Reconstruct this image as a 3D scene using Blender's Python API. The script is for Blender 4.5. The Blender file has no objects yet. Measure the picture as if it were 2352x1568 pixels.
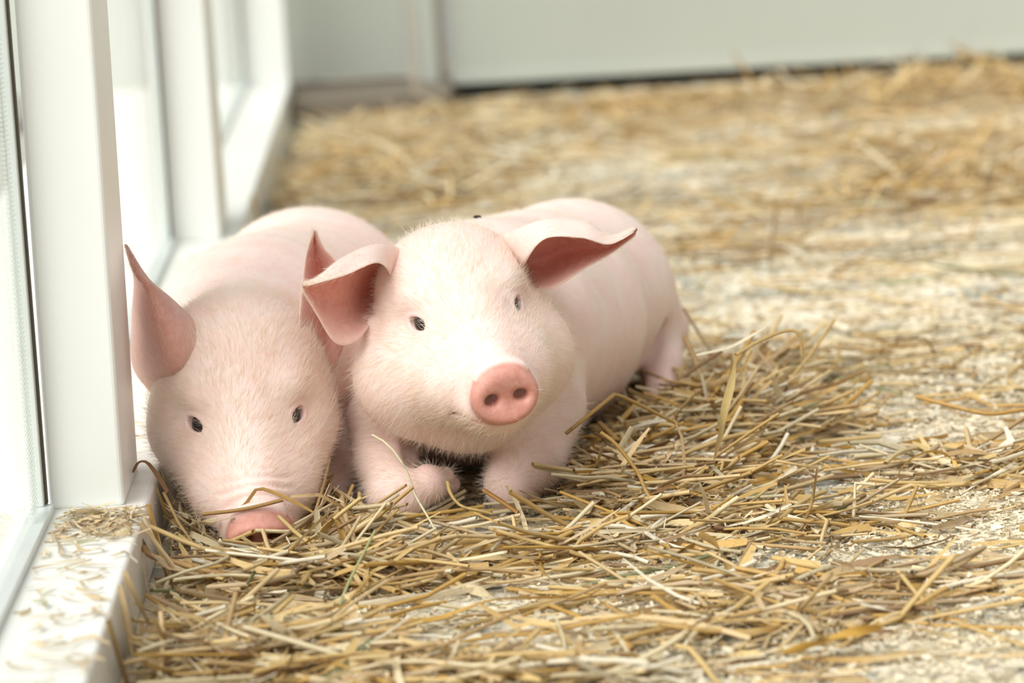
import bpy, math, random
import numpy as np
from mathutils import Vector, Matrix

SC = bpy.context.scene
COL = SC.collection
rng = np.random.default_rng(7)

# ------------------------------------------------------------------ camera
F_PX = 8000.0; CX, CY = 1176.0, 784.0
ROLL = math.radians(3.1); PITCH = math.atan(1422 / 8000); YAW = math.atan(151 / 8000)
CAM = np.array([0.0, 0.0, 0.68])
_w = np.array([math.sin(YAW) * math.cos(PITCH), math.cos(YAW) * math.cos(PITCH), -math.sin(PITCH)])
_r0 = np.array([math.cos(YAW), -math.sin(YAW), 0.0]); _u0 = np.cross(_r0, _w)
_u = _u0 * math.cos(ROLL) + _r0 * math.sin(ROLL); _r = np.cross(_w, _u)
cd = bpy.data.cameras.new('camera'); cam = bpy.data.objects.new('camera', cd); COL.objects.link(cam)
cam.matrix_world = Matrix(((_r[0], _u[0], -_w[0], CAM[0]), (_r[1], _u[1], -_w[1], CAM[1]), (_r[2], _u[2], -_w[2], CAM[2]), (0, 0, 0, 1)))
cd.sensor_width = 36.0; cd.lens = F_PX / 2352 * 36.0
cd.clip_start = 0.05; cd.clip_end = 100
cd.dof.use_dof = True; cd.dof.focus_distance = 2.93; cd.dof.aperture_fstop = 5.0
SC.camera = cam

def ray(x, y): return _w + _r * (x - CX) / F_PX - _u * (y - CY) / F_PX
def P(x, y, Y):
    v = ray(x, y); return CAM + v * (Y / v[1])
def PZ(x, y, z):
    v = ray(x, y); return CAM + v * ((z - CAM[2]) / v[2])
def PX(x, y, X):
    v = ray(x, y); return CAM + v * (X / v[0])

# ------------------------------------------------------------------ world, sun, exposure
SUN_DIR = Vector((-0.56, -0.6, 0.9)).normalized()
W = bpy.data.worlds.new('overcast_sky'); SC.world = W; W.use_nodes = True
bg = W.node_tree.nodes['Background']; bg.inputs[0].default_value = (1.0, 0.995, 0.975, 1); bg.inputs[1].default_value = 0.38
sd = bpy.data.lights.new('sun', 'SUN'); sun = bpy.data.objects.new('sun', sd); COL.objects.link(sun)
sd.energy = 5.3; sd.angle = math.radians(60); sd.color = (1.0, 0.993, 0.975)
sun.rotation_euler = SUN_DIR.to_track_quat('Z', 'Y').to_euler(); sun.location = (-2, -1, 3)
vs = SC.view_settings
vs.view_transform = 'Standard'; vs.look = 'None'; vs.gamma = 1.0; vs.use_curve_mapping = False; vs.exposure = 0.2

# ------------------------------------------------------------------ material helpers
def srgb(r, g, b):
    f = lambda c: (c / 255 / 12.92) if c / 255 <= 0.04045 else ((c / 255 + 0.055) / 1.055) ** 2.4
    return (f(r), f(g), f(b), 1.0)

class N:
    def __init__(s, name):
        s.m = bpy.data.materials.new(name); s.m.use_nodes = True
        s.t = s.m.node_tree; s.b = s.t.nodes['Principled BSDF']; s.out = s.t.nodes['Material Output']
    def n(s, typ, ins=None, **kw):
        x = s.t.nodes.new('ShaderNode' + typ)
        for k, v in kw.items(): setattr(x, k, v)
        for k, v in (ins or {}).items(): s.set(x, k, v)
        return x
    def set(s, x, k, v):
        if hasattr(v, 'is_output') or isinstance(v, bpy.types.NodeSocket): s.t.links.new(v, x.inputs[k])
        else: x.inputs[k].default_value = v
    def ramp(s, fac, stops, interp='LINEAR'):
        x = s.t.nodes.new('ShaderNodeValToRGB'); cr = x.color_ramp; cr.interpolation = interp
        while len(cr.elements) < len(stops): cr.elements.new(0.5)
        for e, (p, c) in zip(cr.elements, stops): e.position = p; e.color = c if len(c) == 4 else (*c, 1)
        s.t.links.new(fac, x.inputs[0]); return x.outputs[0]
    def mix(s, fac, a, b, blend='MIX'):
        x = s.t.nodes.new('ShaderNodeMix'); x.data_type = 'RGBA'; x.blend_type = blend
        for k, v in ((0, fac), (6, a), (7, b)): s.set(x, k, v)
        return x.outputs[2]
    def noise(s, scale, detail=4, rough=0.55, vec=None):
        x = s.n('TexNoise', {'Scale': scale, 'Detail': detail, 'Roughness': rough})
        if vec is not None: s.t.links.new(vec, x.inputs['Vector'])
        return x.outputs['Fac']
    def pos(s): return s.n('NewGeometry').outputs['Position']
    def bump(s, h, strength, dist):
        x = s.n('Bump', {'Strength': strength, 'Distance': dist, 'Height': h}); s.t.links.new(x.outputs[0], s.b.inputs['Normal'])

def m_paint(name, col, dirt, rough=0.4, specks=0.5, fade=None):
    m = N(name); p = m.pos()
    sc = m.n('VectorMath', {0: p, 1: (1.0, 1.0, 0.35)}, operation='MULTIPLY').outputs[0]
    n1 = m.noise(3.0, 5, 0.6, sc)
    base = m.mix(m.ramp(n1, [(0.35, (0, 0, 0)), (0.75, (1, 1, 1))]), col, tuple(c * 0.93 for c in col[:3]) + (1,))
    v = m.n('TexVoronoi', {'Scale': 38.0, 'Vector': p}); v.feature = 'F1'
    sp = m.ramp(v.outputs['Distance'], [(0.0, (1, 1, 1)), (0.045, (1, 1, 1)), (0.075, (0, 0, 0))])
    gate = m.ramp(m.noise(17.0, 2, 0.5, p), [(0.62, (0, 0, 0)), (0.66, (1, 1, 1))])
    f = m.n('Math', {0: m.n('Math', {0: sp, 1: gate}, operation='MULTIPLY').outputs[0], 1: specks}, operation='MULTIPLY').outputs[0]
    base = m.mix(f, base, dirt)
    m.set(m.b, 'Base Color', base); m.b.inputs['Roughness'].default_value = rough
    m.bump(m.noise(220.0, 3, 0.6, p), 0.12, 0.001)
    return m.m

M = {}
M['white'] = m_paint('white_gloss_paint', srgb(247, 248, 244), srgb(150, 125, 90), 0.35)
M['white2'] = m_paint('white_sill_paint', srgb(240, 240, 234), srgb(170, 150, 115), 0.4, 0.6)
M['grey'] = m_paint('grey_green_panel_paint', srgb(180, 184, 174), srgb(150, 145, 125), 0.55, 0.4)
M['beige'] = m_paint('beige_trim_paint', srgb(186, 180, 166), srgb(120, 110, 95), 0.55, 0.4)
M['ground'] = m_paint('pale_ground', srgb(150, 148, 140), srgb(110, 105, 95), 0.9, 0.3)
M['kerb'] = m_paint('kerb_concrete', srgb(118, 108, 94), srgb(90, 80, 65), 0.9, 0.5)
M['alu'] = m_paint('aluminium_bead', srgb(218, 223, 220), srgb(150, 150, 150), 0.35, 0.1)
M['alu'].node_tree.nodes['Principled BSDF'].inputs['Metallic'].default_value = 0.2
M['dark'] = m_paint('dark_rubber', srgb(98, 90, 76), srgb(60, 50, 40), 0.7, 0.2)
M['void'] = m_paint('black_gap_shade_and_dirt', srgb(22, 20, 18), srgb(40, 34, 26), 0.9, 0.3)  # near-black for the painted shade of the door gap, also the dirt crumb

def m_ribbed():
    m = N('ribbed_clear_seal'); p = m.pos()
    z = m.n('SeparateXYZ', {0: p}).outputs[2]
    s = m.n('Math', {0: m.n('Math', {0: z, 1: 1650.0}, operation='MULTIPLY').outputs[0]}, operation='SINE').outputs[0]
    m.set(m.b, 'Base Color', m.mix(m.ramp(s, [(0.3, (0, 0, 0)), (0.7, (1, 1, 1))]), srgb(208, 216, 210), srgb(238, 240, 236)))
    m.b.inputs['Roughness'].default_value = 0.3; m.bump(s, 0.5, 0.001)
    tr = m.n('BsdfTransparent', {'Color': (0.97, 0.99, 0.98, 1)}); mx = m.n('MixShader', {0: m.ramp(s, [(0.3, (0.12,) * 3), (0.7, (0.5,) * 3)]), 1: tr.outputs[0], 2: m.b.outputs[0]})
    m.t.links.new(mx.outputs[0], m.out.inputs[0]); return m.m
M['ribbed'] = m_ribbed()

def m_glass():
    m = N('window_glass'); t = m.t
    tr = m.n('BsdfTransparent', {'Color': (0.985, 0.995, 0.99, 1)}); gl = m.n('BsdfGlossy', {'Color': (1, 1, 1, 1), 'Roughness': 0.03})
    df0 = m.n('BsdfDiffuse', {'Color': srgb(232, 236, 230)}); df1 = m.n('BsdfTranslucent', {'Color': srgb(232, 236, 230)}); df = m.n('MixShader', {0: 0.5, 1: df0.outputs[0], 2: df1.outputs[0]})
    fr = m.n('Math', {0: m.n('Fresnel', {'IOR': 1.45}).outputs[0], 1: m.n('Math', {0: 1.0, 1: m.n('NewGeometry').outputs['Backfacing']}, operation='SUBTRACT').outputs[0]}, operation='MULTIPLY').outputs[0]
    a = m.n('MixShader', {0: fr, 1: tr.outputs[0], 2: gl.outputs[0]})
    p = m.pos(); dust_haze = m.ramp(m.noise(9.0, 5, 0.65, p), [(0.35, (0.08,) * 3), (0.8, (0.20,) * 3)])  # painted haze: pale film whitens the panes in place of a bright sky
    b = m.n('MixShader', {0: dust_haze, 1: a.outputs[0], 2: df.outputs[0]})
    t.links.new(b.outputs[0], m.out.inputs[0]); return m.m
M['glass'] = m_glass()

def m_floor():
    m = N('concrete_with_sawdust'); p = m.pos()
    big = m.noise(5.0, 6, 0.62, p); fine = m.noise(160.0, 5, 0.7, p); mid = m.noise(28.0, 5, 0.7, p)
    conc = m.mix(fine, srgb(138, 138, 128), srgb(178, 177, 166))
    dust_haze = m.mix(m.noise(420.0, 4, 0.7, p), srgb(212, 198, 168), srgb(246, 240, 224))
    s = m.n('Math', {0: big, 1: m.n('Math', {0: mid, 1: 0.55}, operation='MULTIPLY').outputs[0]}, operation='ADD').outputs[0]
    s = m.n('Math', {0: s, 1: m.n('Math', {0: fine, 1: 0.35}, operation='MULTIPLY').outputs[0]}, operation='ADD').outputs[0]
    f = m.ramp(s, [(0.84, (0, 0, 0)), (0.98, (1, 1, 1))])
    m.set(m.b, 'Base Color', m.mix(f, conc, dust_haze)); m.b.inputs['Roughness'].default_value = 0.9
    m.bump(m.n('Math', {0: fine, 1: f}, operation='ADD').outputs[0], 0.5, 0.002)
    return m.m
M['floor'] = m_floor()

# ------------------------------------------------------------------ mesh helpers
def link(name, me, mat, parent=None, label=None, cat=None, group=None, kind=None, smooth=False):
    o = bpy.data.objects.new(name, me); COL.objects.link(o)
    if mat is not None and len(me.materials) == 0: me.materials.append(mat)
    if parent is not None: o.parent = parent
    if label: o['label'] = label
    if cat: o['category'] = cat
    if group: o['group'] = group
    if kind: o['kind'] = kind
    if smooth: me.shade_smooth()
    return o

def pydata(name, v, f):
    me = bpy.data.meshes.new(name)
    me.from_pydata([tuple(map(float, q)) for q in v], [], [tuple(map(int, q)) for q in f]); me.update(); return me

def np_mesh(name, v, quads):
    """fast mesh from arrays: v (n,3), quads (m,3 or 4)"""
    me = bpy.data.meshes.new(name); k = quads.shape[1]
    me.vertices.add(len(v)); me.vertices.foreach_set('co', np.ascontiguousarray(v, dtype=np.float32).ravel())
    me.loops.add(quads.size); me.loops.foreach_set('vertex_index', np.ascontiguousarray(quads, dtype=np.int32).ravel())
    me.polygons.add(len(quads)); me.polygons.foreach_set('loop_start', np.arange(0, quads.size, k, dtype=np.int32))
    me.update(calc_edges=True); return me

def bevel_hex(name, b4, t4, mat, bev=0.004, **kw):
    """box from four bottom corners (counter-clockwise from above) and four top corners, edges bevelled"""
    import bmesh
    bm = bmesh.new(); vs_ = [bm.verts.new(tuple(q)) for q in list(b4) + list(t4)]
    bm.faces.new([vs_[i] for i in (3, 2, 1, 0)]); bm.faces.new([vs_[i] for i in (4, 5, 6, 7)])
    for i in range(4):
        j = (i + 1) % 4; bm.faces.new([vs_[i], vs_[j], vs_[4 + j], vs_[4 + i]])
    bmesh.ops.recalc_face_normals(bm, faces=bm.faces)
    if bev: bmesh.ops.bevel(bm, geom=list(bm.edges), offset=bev, segments=3, profile=0.5, affect='EDGES')
    me = bpy.data.meshes.new(name); bm.to_mesh(me); bm.free()
    return link(name, me, mat, **kw)

def box(name, x0, x1, y0, y1, z0, z1, mat, bev=0.002, lean=(0, 0), **kw):
    c = [(x0, y0), (x1, y0), (x1, y1), (x0, y1)]
    return bevel_hex(name, [(x, y, z0) for x, y in c], [(x + lean[0] * (z1 - z0), y + lean[1] * (z1 - z0), z1) for x, y in c], mat, bev, **kw)

# ------------------------------------------------------------------ the setting
ZL = 0.06           # top of the sill
XE = -0.255         # inner edge of the sill
XG = -0.345         # glass plane
YB = 6.42           # back wall
floor = link('floor', pydata('floor', [(-0.6, -1, 0), (4, -1, 0), (4, 7.2, 0), (-0.6, 7.2, 0)], [(0, 1, 2, 3)]), M['floor'], kind='structure')
sill = box('trim_1', -0.62, XE, 0.6, YB - 0.1, 0.0, ZL, M['white2'], 0.004, kind='structure', label='white painted sill running along the glazed side')
LEAN = -0.022
def post(n, x0, x1, y0, y1, lab, lean=LEAN):
    return box(n, x0, x1, y0, y1, ZL - 0.001, 2.4, M['white'], 0.004, lean=(lean, 0), kind='structure', label=lab)
post('trim_2', -0.336, -0.274, 2.82, 2.965, 'white painted post beside the piglets', 0.008)
post('trim_3', -0.352, -0.276, 4.34, 4.50, 'white painted post behind the piglets', -0.004)
box('trim_4', -0.336, XE - 0.001, 6.26, YB - 0.1, ZL - 0.001, 2.4, M['white'], 0.004, lean=(-0.012, 0), kind='structure', label='white painted end post in the far corner')
def window(n, y0, y1, lab):
    w = bpy.data.objects.new(n, None); COL.objects.link(w); w['kind'] = 'structure'; w['label'] = lab
    w.location = (XG, y0, ZL)
    def add(nm, mat, *a, **k):
        o = box(nm, *a, mat, **k); o.parent = w; o.matrix_parent_inverse = Matrix.Translation((-XG, -y0, -ZL)); return o
    add('pane', M['glass'], XG - 0.003, XG + 0.003, y0, y1, ZL + 0.004, 2.4, bev=0)
    add('bottom_rail', M['alu'], XG - 0.004, XG + 0.014, y0, y1, ZL, ZL + 0.007, bev=0.001)
    add('seal', M['ribbed'], XG + 0.0035, XG + 0.0055, y1 - 0.075, y1 - 0.036, ZL + 0.01, 2.4, bev=0)
    add('bead', M['alu'], XG - 0.001, XG + 0.007, y1 - 0.012, y1 - 0.002, ZL + 0.007, 2.4, bev=0.001)
    add('gasket', M['dark'], XG - 0.001, XG + 0.009, y1 - 0.002, y1 + 0.006, ZL + 0.007, 2.4, bev=0)
    return w
window('window_1', 0.7, 2.812, 'tall glass pane in front of the nearest white post')
window('window_2', 2.97, 4.33, 'tall glass pane between the two white posts')
window('window_3', 4.505, 6.25, 'tall glass pane beside the far end post')
# outside, seen through the panes
link('pavement_outside', pydata('pavement_outside', [(-9, -3, -0.02), (-0.62, -3, -0.02), (-0.62, 9, -0.02), (-9, 9, -0.02)], [(0, 1, 2, 3)]), M['ground'], kind='structure', label='pale ground outside the glass')

# back wall: plinth, sheet, door posts, door with a gap under it
box('wall_back', -0.9, -0.045, YB, YB + 0.06, 0.05, 2.5, M['grey'], 0.002, kind='structure', label='grey green wall sheet beside the corner')
box('baseboard_back', -0.34, 0.035, YB - 0.27, YB + 0.06, 0.0, 0.04, M['kerb'], 0.006, kind='structure', label='low grey kerb under the wall sheet')
box('trim_5', -0.040, -0.022, YB - 0.03, YB + 0.06, 0.02, 2.5, M['beige'], 0.002, lean=(-0.01, 0), kind='structure', label='narrow beige batten between wall sheet and door')
box('trim_6', -0.020, 0.014, YB - 0.05, YB + 0.06, 0.0, 2.5, M['grey'], 0.003, lean=(-0.01, 0), kind='structure', label='grey door post')
box('trim_7', 0.015, 0.030, YB - 0.02, YB + 0.06, 0.0, 2.5, M['beige'], 0.002, lean=(-0.01, 0), kind='structure', label='shadowed door stop strip')
d1 = box('door_1', 0.036, 2.9, YB - 0.02, YB + 0.03, 0.028, 2.5, M['grey'], 0.003, kind='structure', label='wide grey green door panel with a dark gap below')
o = box('bottom_rail', 0.036, 2.9, YB - 0.026, YB - 0.018, 0.028, 0.05, M['grey'], 0.002); o.parent = d1
box('gap_shade_strip', 0.036, 2.9, YB + 0.035, YB + 0.06, 0.0, 0.1, M['void'], 0, kind='structure', label='black strip standing in for shade in the gap under the door')  # added strip, its black paints the shade inside the gap


# ------------------------------------------------------------------ implicit-surface toolkit for the piglets
def smin(a, b, k):
    if k <= 0: return np.minimum(a, b)
    h = np.maximum(k - np.abs(a - b), 0) / k
    return np.minimum(a, b) - h * h * k * 0.25
def smax(a, b, k): return -smin(-a, -b, k)
def d_ell(p, c, r, B=None):
    q = p - np.asarray(c, np.float32)
    if B is not None: q = q @ np.asarray(B, np.float32)
    r = np.asarray(r, np.float32)
    k0 = np.sqrt(((q / r) ** 2).sum(1)); k1 = np.sqrt(((q / (r * r)) ** 2).sum(1))
    return k0 * (k0 - 1) / np.maximum(k1, 1e-6)
def d_rc(p, a, b, ra, rb):
    a = np.asarray(a, np.float32); b = np.asarray(b, np.float32); ab = b - a
    t = np.clip(((p - a) @ ab) / float(ab @ ab), 0, 1)
    return np.sqrt(((p - a - t[:, None] * ab) ** 2).sum(1)) - (ra + (rb - ra) * t)
def d_disc(p, c, B, rx, rz, hy, rnd):
    q = (p - np.asarray(c, np.float32)) @ np.asarray(B, np.float32)
    k = np.sqrt((q[:, 0] / rx) ** 2 + (q[:, 2] / rz) ** 2)
    dr = (k - 1) * min(rx, rz) + rnd; dy = np.abs(q[:, 1]) - hy + rnd
    return np.minimum(np.maximum(dr, dy), 0) + np.sqrt(np.maximum(dr, 0) ** 2 + np.maximum(dy, 0) ** 2) - rnd

def rotx(a):
    c, s = math.cos(a), math.sin(a); return np.array([[1, 0, 0], [0, c, -s], [0, s, c]])

class Pig:
    """all distances in millimetres"""
    def __init__(s, R, T, sc, body, ops, wrinkle, tilt=0.10, jowl=(48, -42, 1.0), throat=(-64, 1.0)):
        s.tilt = tilt; s.jowl = jowl; s.throat = throat
        s.R = np.asarray(R, np.float32); s.T = np.asarray(T, np.float32) * 1000; s.sc = sc; s.body = body; s.ops = ops; s.wr = wrinkle
        s.eyes = None
        # where the eyes sit: drop a line onto the face, both sides
        e = []
        for sx in (-1, 1):
            ys = np.linspace(90, -60, 600); q = np.stack([np.full(600, sx * 43.0), ys, np.full(600, 20.0)], 1).astype(np.float32)
            d = s.sdf(s.world(q)); i = int(np.argmax(d < 0)); hit = q[i]
            g = np.array([(s.sdf(s.world(hit[None] + np.eye(3, dtype=np.float32)[k] * 3)) - s.sdf(s.world(hit[None] - np.eye(3, dtype=np.float32)[k] * 3)))[0] for k in range(3)])
            g /= np.linalg.norm(g); e.append((hit, g))
        s.eyes = e
    def local(s, p): return (p - s.T) @ s.R / np.float32(s.sc)
    def world(s, q): return (np.asarray(q, np.float32) * s.sc) @ s.R.T + s.T
    def eye_frame(s, i):
        hit, g = s.eyes[i]; sx = (-1, 1)[i]
        n = g; t = np.array([sx * 0.8, -0.45, 0.22]); t = t - n * (t @ n); t /= np.linalg.norm(t); b = np.cross(n, t)
        if b[2] < 0: b = -b
        return hit, n, t, b
    def head(s, q):
        ax = np.abs(q[:, 0]); qa = q.copy(); qa[:, 0] = ax
        d = d_ell(q, (0, -46, 10), (60, 60, 60))
        d = smin(d, d_ell(q, (0, -60, 36), (58, 40, 42)), 25)
        d = smin(d, d_rc(q, (0, -8, 2), (0, 98, -20), 40, 24.5), 26)
        d = smin(d, d_rc(q, (0, -15, 22), (0, 94, -5), 30, 16), 22)
        d = smin(d, d_rc(q, (0, -15, -46), (0, 86, -45), 38, 18), 18)
        d = smin(d, d_ell(q, (0, -34, s.throat[0]), (52 * s.throat[1], 50, 46 * s.throat[1])), 26)
        d = smin(d, d_ell(qa, (s.jowl[0], -48, s.jowl[1]), (40 * s.jowl[2], 48, 46 * s.jowl[2])), 34)
        d = smin(d, d_ell(qa, (27, 34, -24), (26, 44, 27)), 34)
        d = smin(d, d_rc(qa, (26, 40, -24), (s.jowl[0] - 2, -40, s.jowl[1] + 2), 22, 40 * s.jowl[2]), 26)
        d = smin(d, d_ell(qa, (33, -16, 36), (19, 20, 15)), 16)
        d = smin(d, d_ell(qa, (14, 88, -33), (17, 22, 15)), 12)
        # mouth line
        for a, b in (((20, 104, -43), (30, 84, -43)), ((30, 84, -43), (41, 52, -40)), ((41, 52, -40), (52, 34, -32))):
            d = smax(d, -d_rc(qa, a, b, 1.6, 1.6), 5)
        # rooting disc
        DB = rotx(s.tilt)
        d = smin(d, d_disc(q, (0, 113, -20), DB, 28, 24, 10, 7), 9)
        d = smin(d, d_ell(q, (0, 108, -1), (21, 9, 7)), 7)
        d = smax(d, -d_ell(qa, (12.5, 119, -21), (5.8, 24, 4.9), None), 4)
        d = smax(d, -d_ell(q, (0, 132, -22), (24, 11, 15)), 8)
        # creases behind the disc
        msk = np.clip((q[:, 2] + 18) / 14, 0, 1) * np.clip((34 - ax) / 14, 0, 1)
        for y0, amp in ((101, 2.0), (93, 1.3), (86, 0.8)):
            yy = q[:, 1] - y0 + 0.012 * q[:, 0] ** 2
            d = d + s.wr * amp * np.exp(-(yy / 1.9) ** 2) * msk
        return d
    def eye_ops(s, q, d):
        if s.eyes is not None:
            for i in (0, 1):
                hit, n, t, b = s.eye_frame(i); Bm = np.stack([t, n, b], 1)
                sel = np.flatnonzero(((q - hit.astype(np.float32)) ** 2).sum(1) < 34.0 ** 2)
                if not len(sel): continue
                full, fq = d, q; d = d[sel]; q = q[sel]
                d = smin(d, d_ell(q, hit - n * 7.5, (15, 9.5, 12.5), Bm), 7)
                d = d + 0.9 * np.exp(-(((q - hit) @ b - 9.5 + 0.02 * ((q - hit) @ t) ** 2) / 1.6) ** 2) * np.clip(1 - np.sqrt(((q - hit) ** 2).sum(1)) / 22, 0, 1)
                dn = np.clip((q - hit) @ b, -4, 4)
                d = smax(d, -d_ell(q, hit + n * 1.0 - b * 1.0, (10.2, 11, 5.6), Bm), 1.5)
                d = smax(d, -d_rc(q, hit + n * 2 - t * 7 - b * 2, hit + n * 1 - t * 12 - b * 5, 1.8, 0.9), 1.5)
                full[sel] = d; d, q = full, fq
        return d
    def sdf(s, p):
        p = np.asarray(p, np.float32)
        d = np.full(len(p), 500.0, np.float32); q = s.local(p)
        m = np.flatnonzero(((q - np.array((0, 5, -10), np.float32)) ** 2).sum(1) < 190.0 ** 2)
        if len(m): d[m] = s.head(q[m]) * np.float32(s.sc)
        for op in s.body:
            k = op[-1]
            if op[0] == 'e': c, rad = np.array(op[1]), max(op[2])
            else: c, rad = (np.array(op[1]) + np.array(op[2])) / 2, np.linalg.norm(np.array(op[1]) - np.array(op[2])) / 2 + max(op[3], op[4])
            m = np.flatnonzero(((p - c.astype(np.float32)) ** 2).sum(1) < (rad + 50.0) ** 2)
            if not len(m): continue
            pm = p[m]
            d[m] = smin(d[m], d_ell(pm, op[1], op[2], op[3]) if op[0] == 'e' else d_rc(pm, op[1], op[2], op[3], op[4]), k)
        for op in s.ops:
            c = (np.array(op[0]) + np.array(op[1])) / 2; m = np.flatnonzero(((p - c.astype(np.float32)) ** 2).sum(1) < 90.0 ** 2)
            if len(m): d[m] = smax(d[m], -d_rc(p[m], op[0], op[1], op[2], op[3]), op[4])
        if s.eyes is not None:
            m = np.flatnonzero((q * q).sum(1) < 130.0 ** 2)
            if len(m): d[m] = s.eye_ops(q[m], d[m] / np.float32(s.sc)) * np.float32(s.sc)
        return smax(d, 3.0 - p[:, 2], 6)
    def grad(s, p, e=0.8):
        g = np.empty_like(p); d0 = s.sdf(p)
        for k in range(3):
            o = np.zeros(3, np.float32); o[k] = e; g[:, k] = (s.sdf(p + o) - d0) / e
        return d0, g
    def mesh(s, lo, hi, h=2.0):
        lo = np.array(lo, np.float32); B = 4; n = (np.ceil((np.array(hi) - lo) / (h * B))).astype(int)
        bi = np.stack(np.meshgrid(*[np.arange(k) for k in n], indexing='ij'), -1).reshape(-1, 3)
        dc = s.sdf(lo + (bi + 0.5) * np.float32(h * B))
        vals = np.where(dc < 0, -1.0, 1.0).astype(np.float32).reshape(n)
        vals = np.repeat(np.repeat(np.repeat(vals, B, 0), B, 1), B, 2)
        act = bi[np.abs(dc) < h * B * 1.7]
        off = np.stack(np.meshgrid(*[np.arange(B)] * 3, indexing='ij'), -1).reshape(-1, 3)
        gi = (act[:, None] * B + off[None]).reshape(-1, 3)
        for c in range(0, len(gi), 400000):
            g = gi[c:c + 400000]; vals[g[:, 0], g[:, 1], g[:, 2]] = s.sdf(lo + g.astype(np.float32) * np.float32(h))
        v, f = surface_nets(vals, lo, h)
        for it in range(2):
            for c in range(0, len(v), 400000):
                q = v[c:c + 400000]; d0, g = s.grad(q); g2 = np.maximum((g * g).sum(1), 0.2)
                v[c:c + 400000] = q - np.clip(d0 / g2, -1.2, 1.2)[:, None] * g * 0.9
        return v, f

def surface_nets(vals, lo, h):
    ins = vals < 0; nx, ny, nz = vals.shape
    c = np.zeros((nx - 1, ny - 1, nz - 1), np.int8)
    cor = [(i, j, k) for i in (0, 1) for j in (0, 1) for k in (0, 1)]
    for i, j, k in cor: c += ins[i:nx - 1 + i, j:ny - 1 + j, k:nz - 1 + k]
    act = np.argwhere((c > 0) & (c < 8))
    V = np.stack([vals[act[:, 0] + i, act[:, 1] + j, act[:, 2] + k] for i, j, k in cor], 1)
    acc = np.zeros((len(act), 3), np.float32); cnt = np.zeros(len(act), np.float32)
    for a in range(8):
        for b in range(a + 1, 8):
            if sum(x != y for x, y in zip(cor[a], cor[b])) != 1: continue
            m = (V[:, a] < 0) != (V[:, b] < 0); t = V[:, a] / np.where(m, V[:, a] - V[:, b], 1)
            pt = np.array(cor[a], np.float32) + t[:, None] * (np.array(cor[b], np.float32) - np.array(cor[a], np.float32))
            acc[m] += pt[m]; cnt[m] += 1
    verts = lo + (act + acc / cnt[:, None]) * np.float32(h)
    idx = np.full(c.shape, -1, np.int32); idx[act[:, 0], act[:, 1], act[:, 2]] = np.arange(len(act))
    quads = []
    for ax in range(3):
        u, w = (ax + 1) % 3, (ax + 2) % 3
        sl0 = [slice(None)] * 3; sl1 = [slice(None)] * 3; sl0[ax] = slice(0, -1); sl1[ax] = slice(1, None)
        e = np.argwhere(ins[tuple(sl0)] != ins[tuple(sl1)])
        e = e[(e[:, u] > 0) & (e[:, w] > 0) & (e[:, u] < vals.shape[u] - 1) & (e[:, w] < vals.shape[w] - 1)]
        du = np.zeros(3, int); du[u] = 1; dw = np.zeros(3, int); dw[w] = 1
        q = np.stack([idx[tuple((e - du - dw).T)], idx[tuple((e - dw).T)], idx[tuple(e.T)], idx[tuple((e - du).T)]], 1)
        flip = ~ins[tuple(e.T)]; q[flip] = q[flip][:, ::-1]; quads.append(q)
    q = np.concatenate(quads); return verts.astype(np.float32), q[(q >= 0).all(1)]

# ------------------------------------------------------------------ skin, eye, hair materials
def m_skin():
    m = N('piglet_skin'); p = m.pos()
    at = m.n('Attribute', attribute_name='pink').outputs['Fac']
    mott = m.noise(34.0, 4, 0.6, p)
    pale = m.mix(m.ramp(mott, [(0.35, (0, 0, 0)), (0.7, (1, 1, 1))]), srgb(250, 228, 220), srgb(247, 214, 205))
    pink = m.mix(m.ramp(m.noise(150.0, 4, 0.65, p), [(0.35, (0, 0, 0)), (0.7, (1, 1, 1))]), srgb(206, 142, 128), srgb(218, 164, 148))
    c = m.mix(at, pale, pink)
    v = m.n('TexVoronoi', {'Scale': 75.0, 'Vector': p})
    sp = m.ramp(v.outputs['Distance'], [(0.0, (1, 1, 1)), (0.05, (0.8,) * 3), (0.09, (0, 0, 0))])
    gate = m.ramp(m.noise(40.0, 2, 0.5, p), [(0.66, (0, 0, 0)), (0.69, (1, 1, 1))])
    c = m.mix(m.n('Math', {0: m.n('Math', {0: sp, 1: gate}, operation='MULTIPLY').outputs[0], 1: 0.55}, operation='MULTIPLY').outputs[0], c, srgb(140, 92, 76))
    m.set(m.b, 'Base Color', c); m.b.inputs['Roughness'].default_value = 0.5
    m.b.inputs['Subsurface Weight'].default_value = 0.3; m.b.inputs['Subsurface Radius'].default_value = (1.0, 0.38, 0.22); m.b.inputs['Subsurface Scale'].default_value = 0.004
    m.b.inputs['Specular IOR Level'].default_value = 0.35
    h = m.n('Math', {0: m.noise(260.0, 5, 0.65, p), 1: m.noise(900.0, 3, 0.6, p)}, operation='ADD').outputs[0]
    m.bump(h, 0.25, 0.0012); return m.m
M['skin'] = m_skin()
def m_simple(name, col, rough, spec=0.5):
    m = N(name); p = m.pos(); m.set(m.b, 'Base Color', m.mix(m.noise(300, 3, 0.6, p), col, tuple(c * 0.8 for c in col[:3]) + (1,)))
    m.b.inputs['Roughness'].default_value = rough; m.b.inputs['Specular IOR Level'].default_value = spec; return m.m
M['eye'] = m_simple('dark_eye', srgb(26, 17, 14), 0.06, 0.6)
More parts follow.
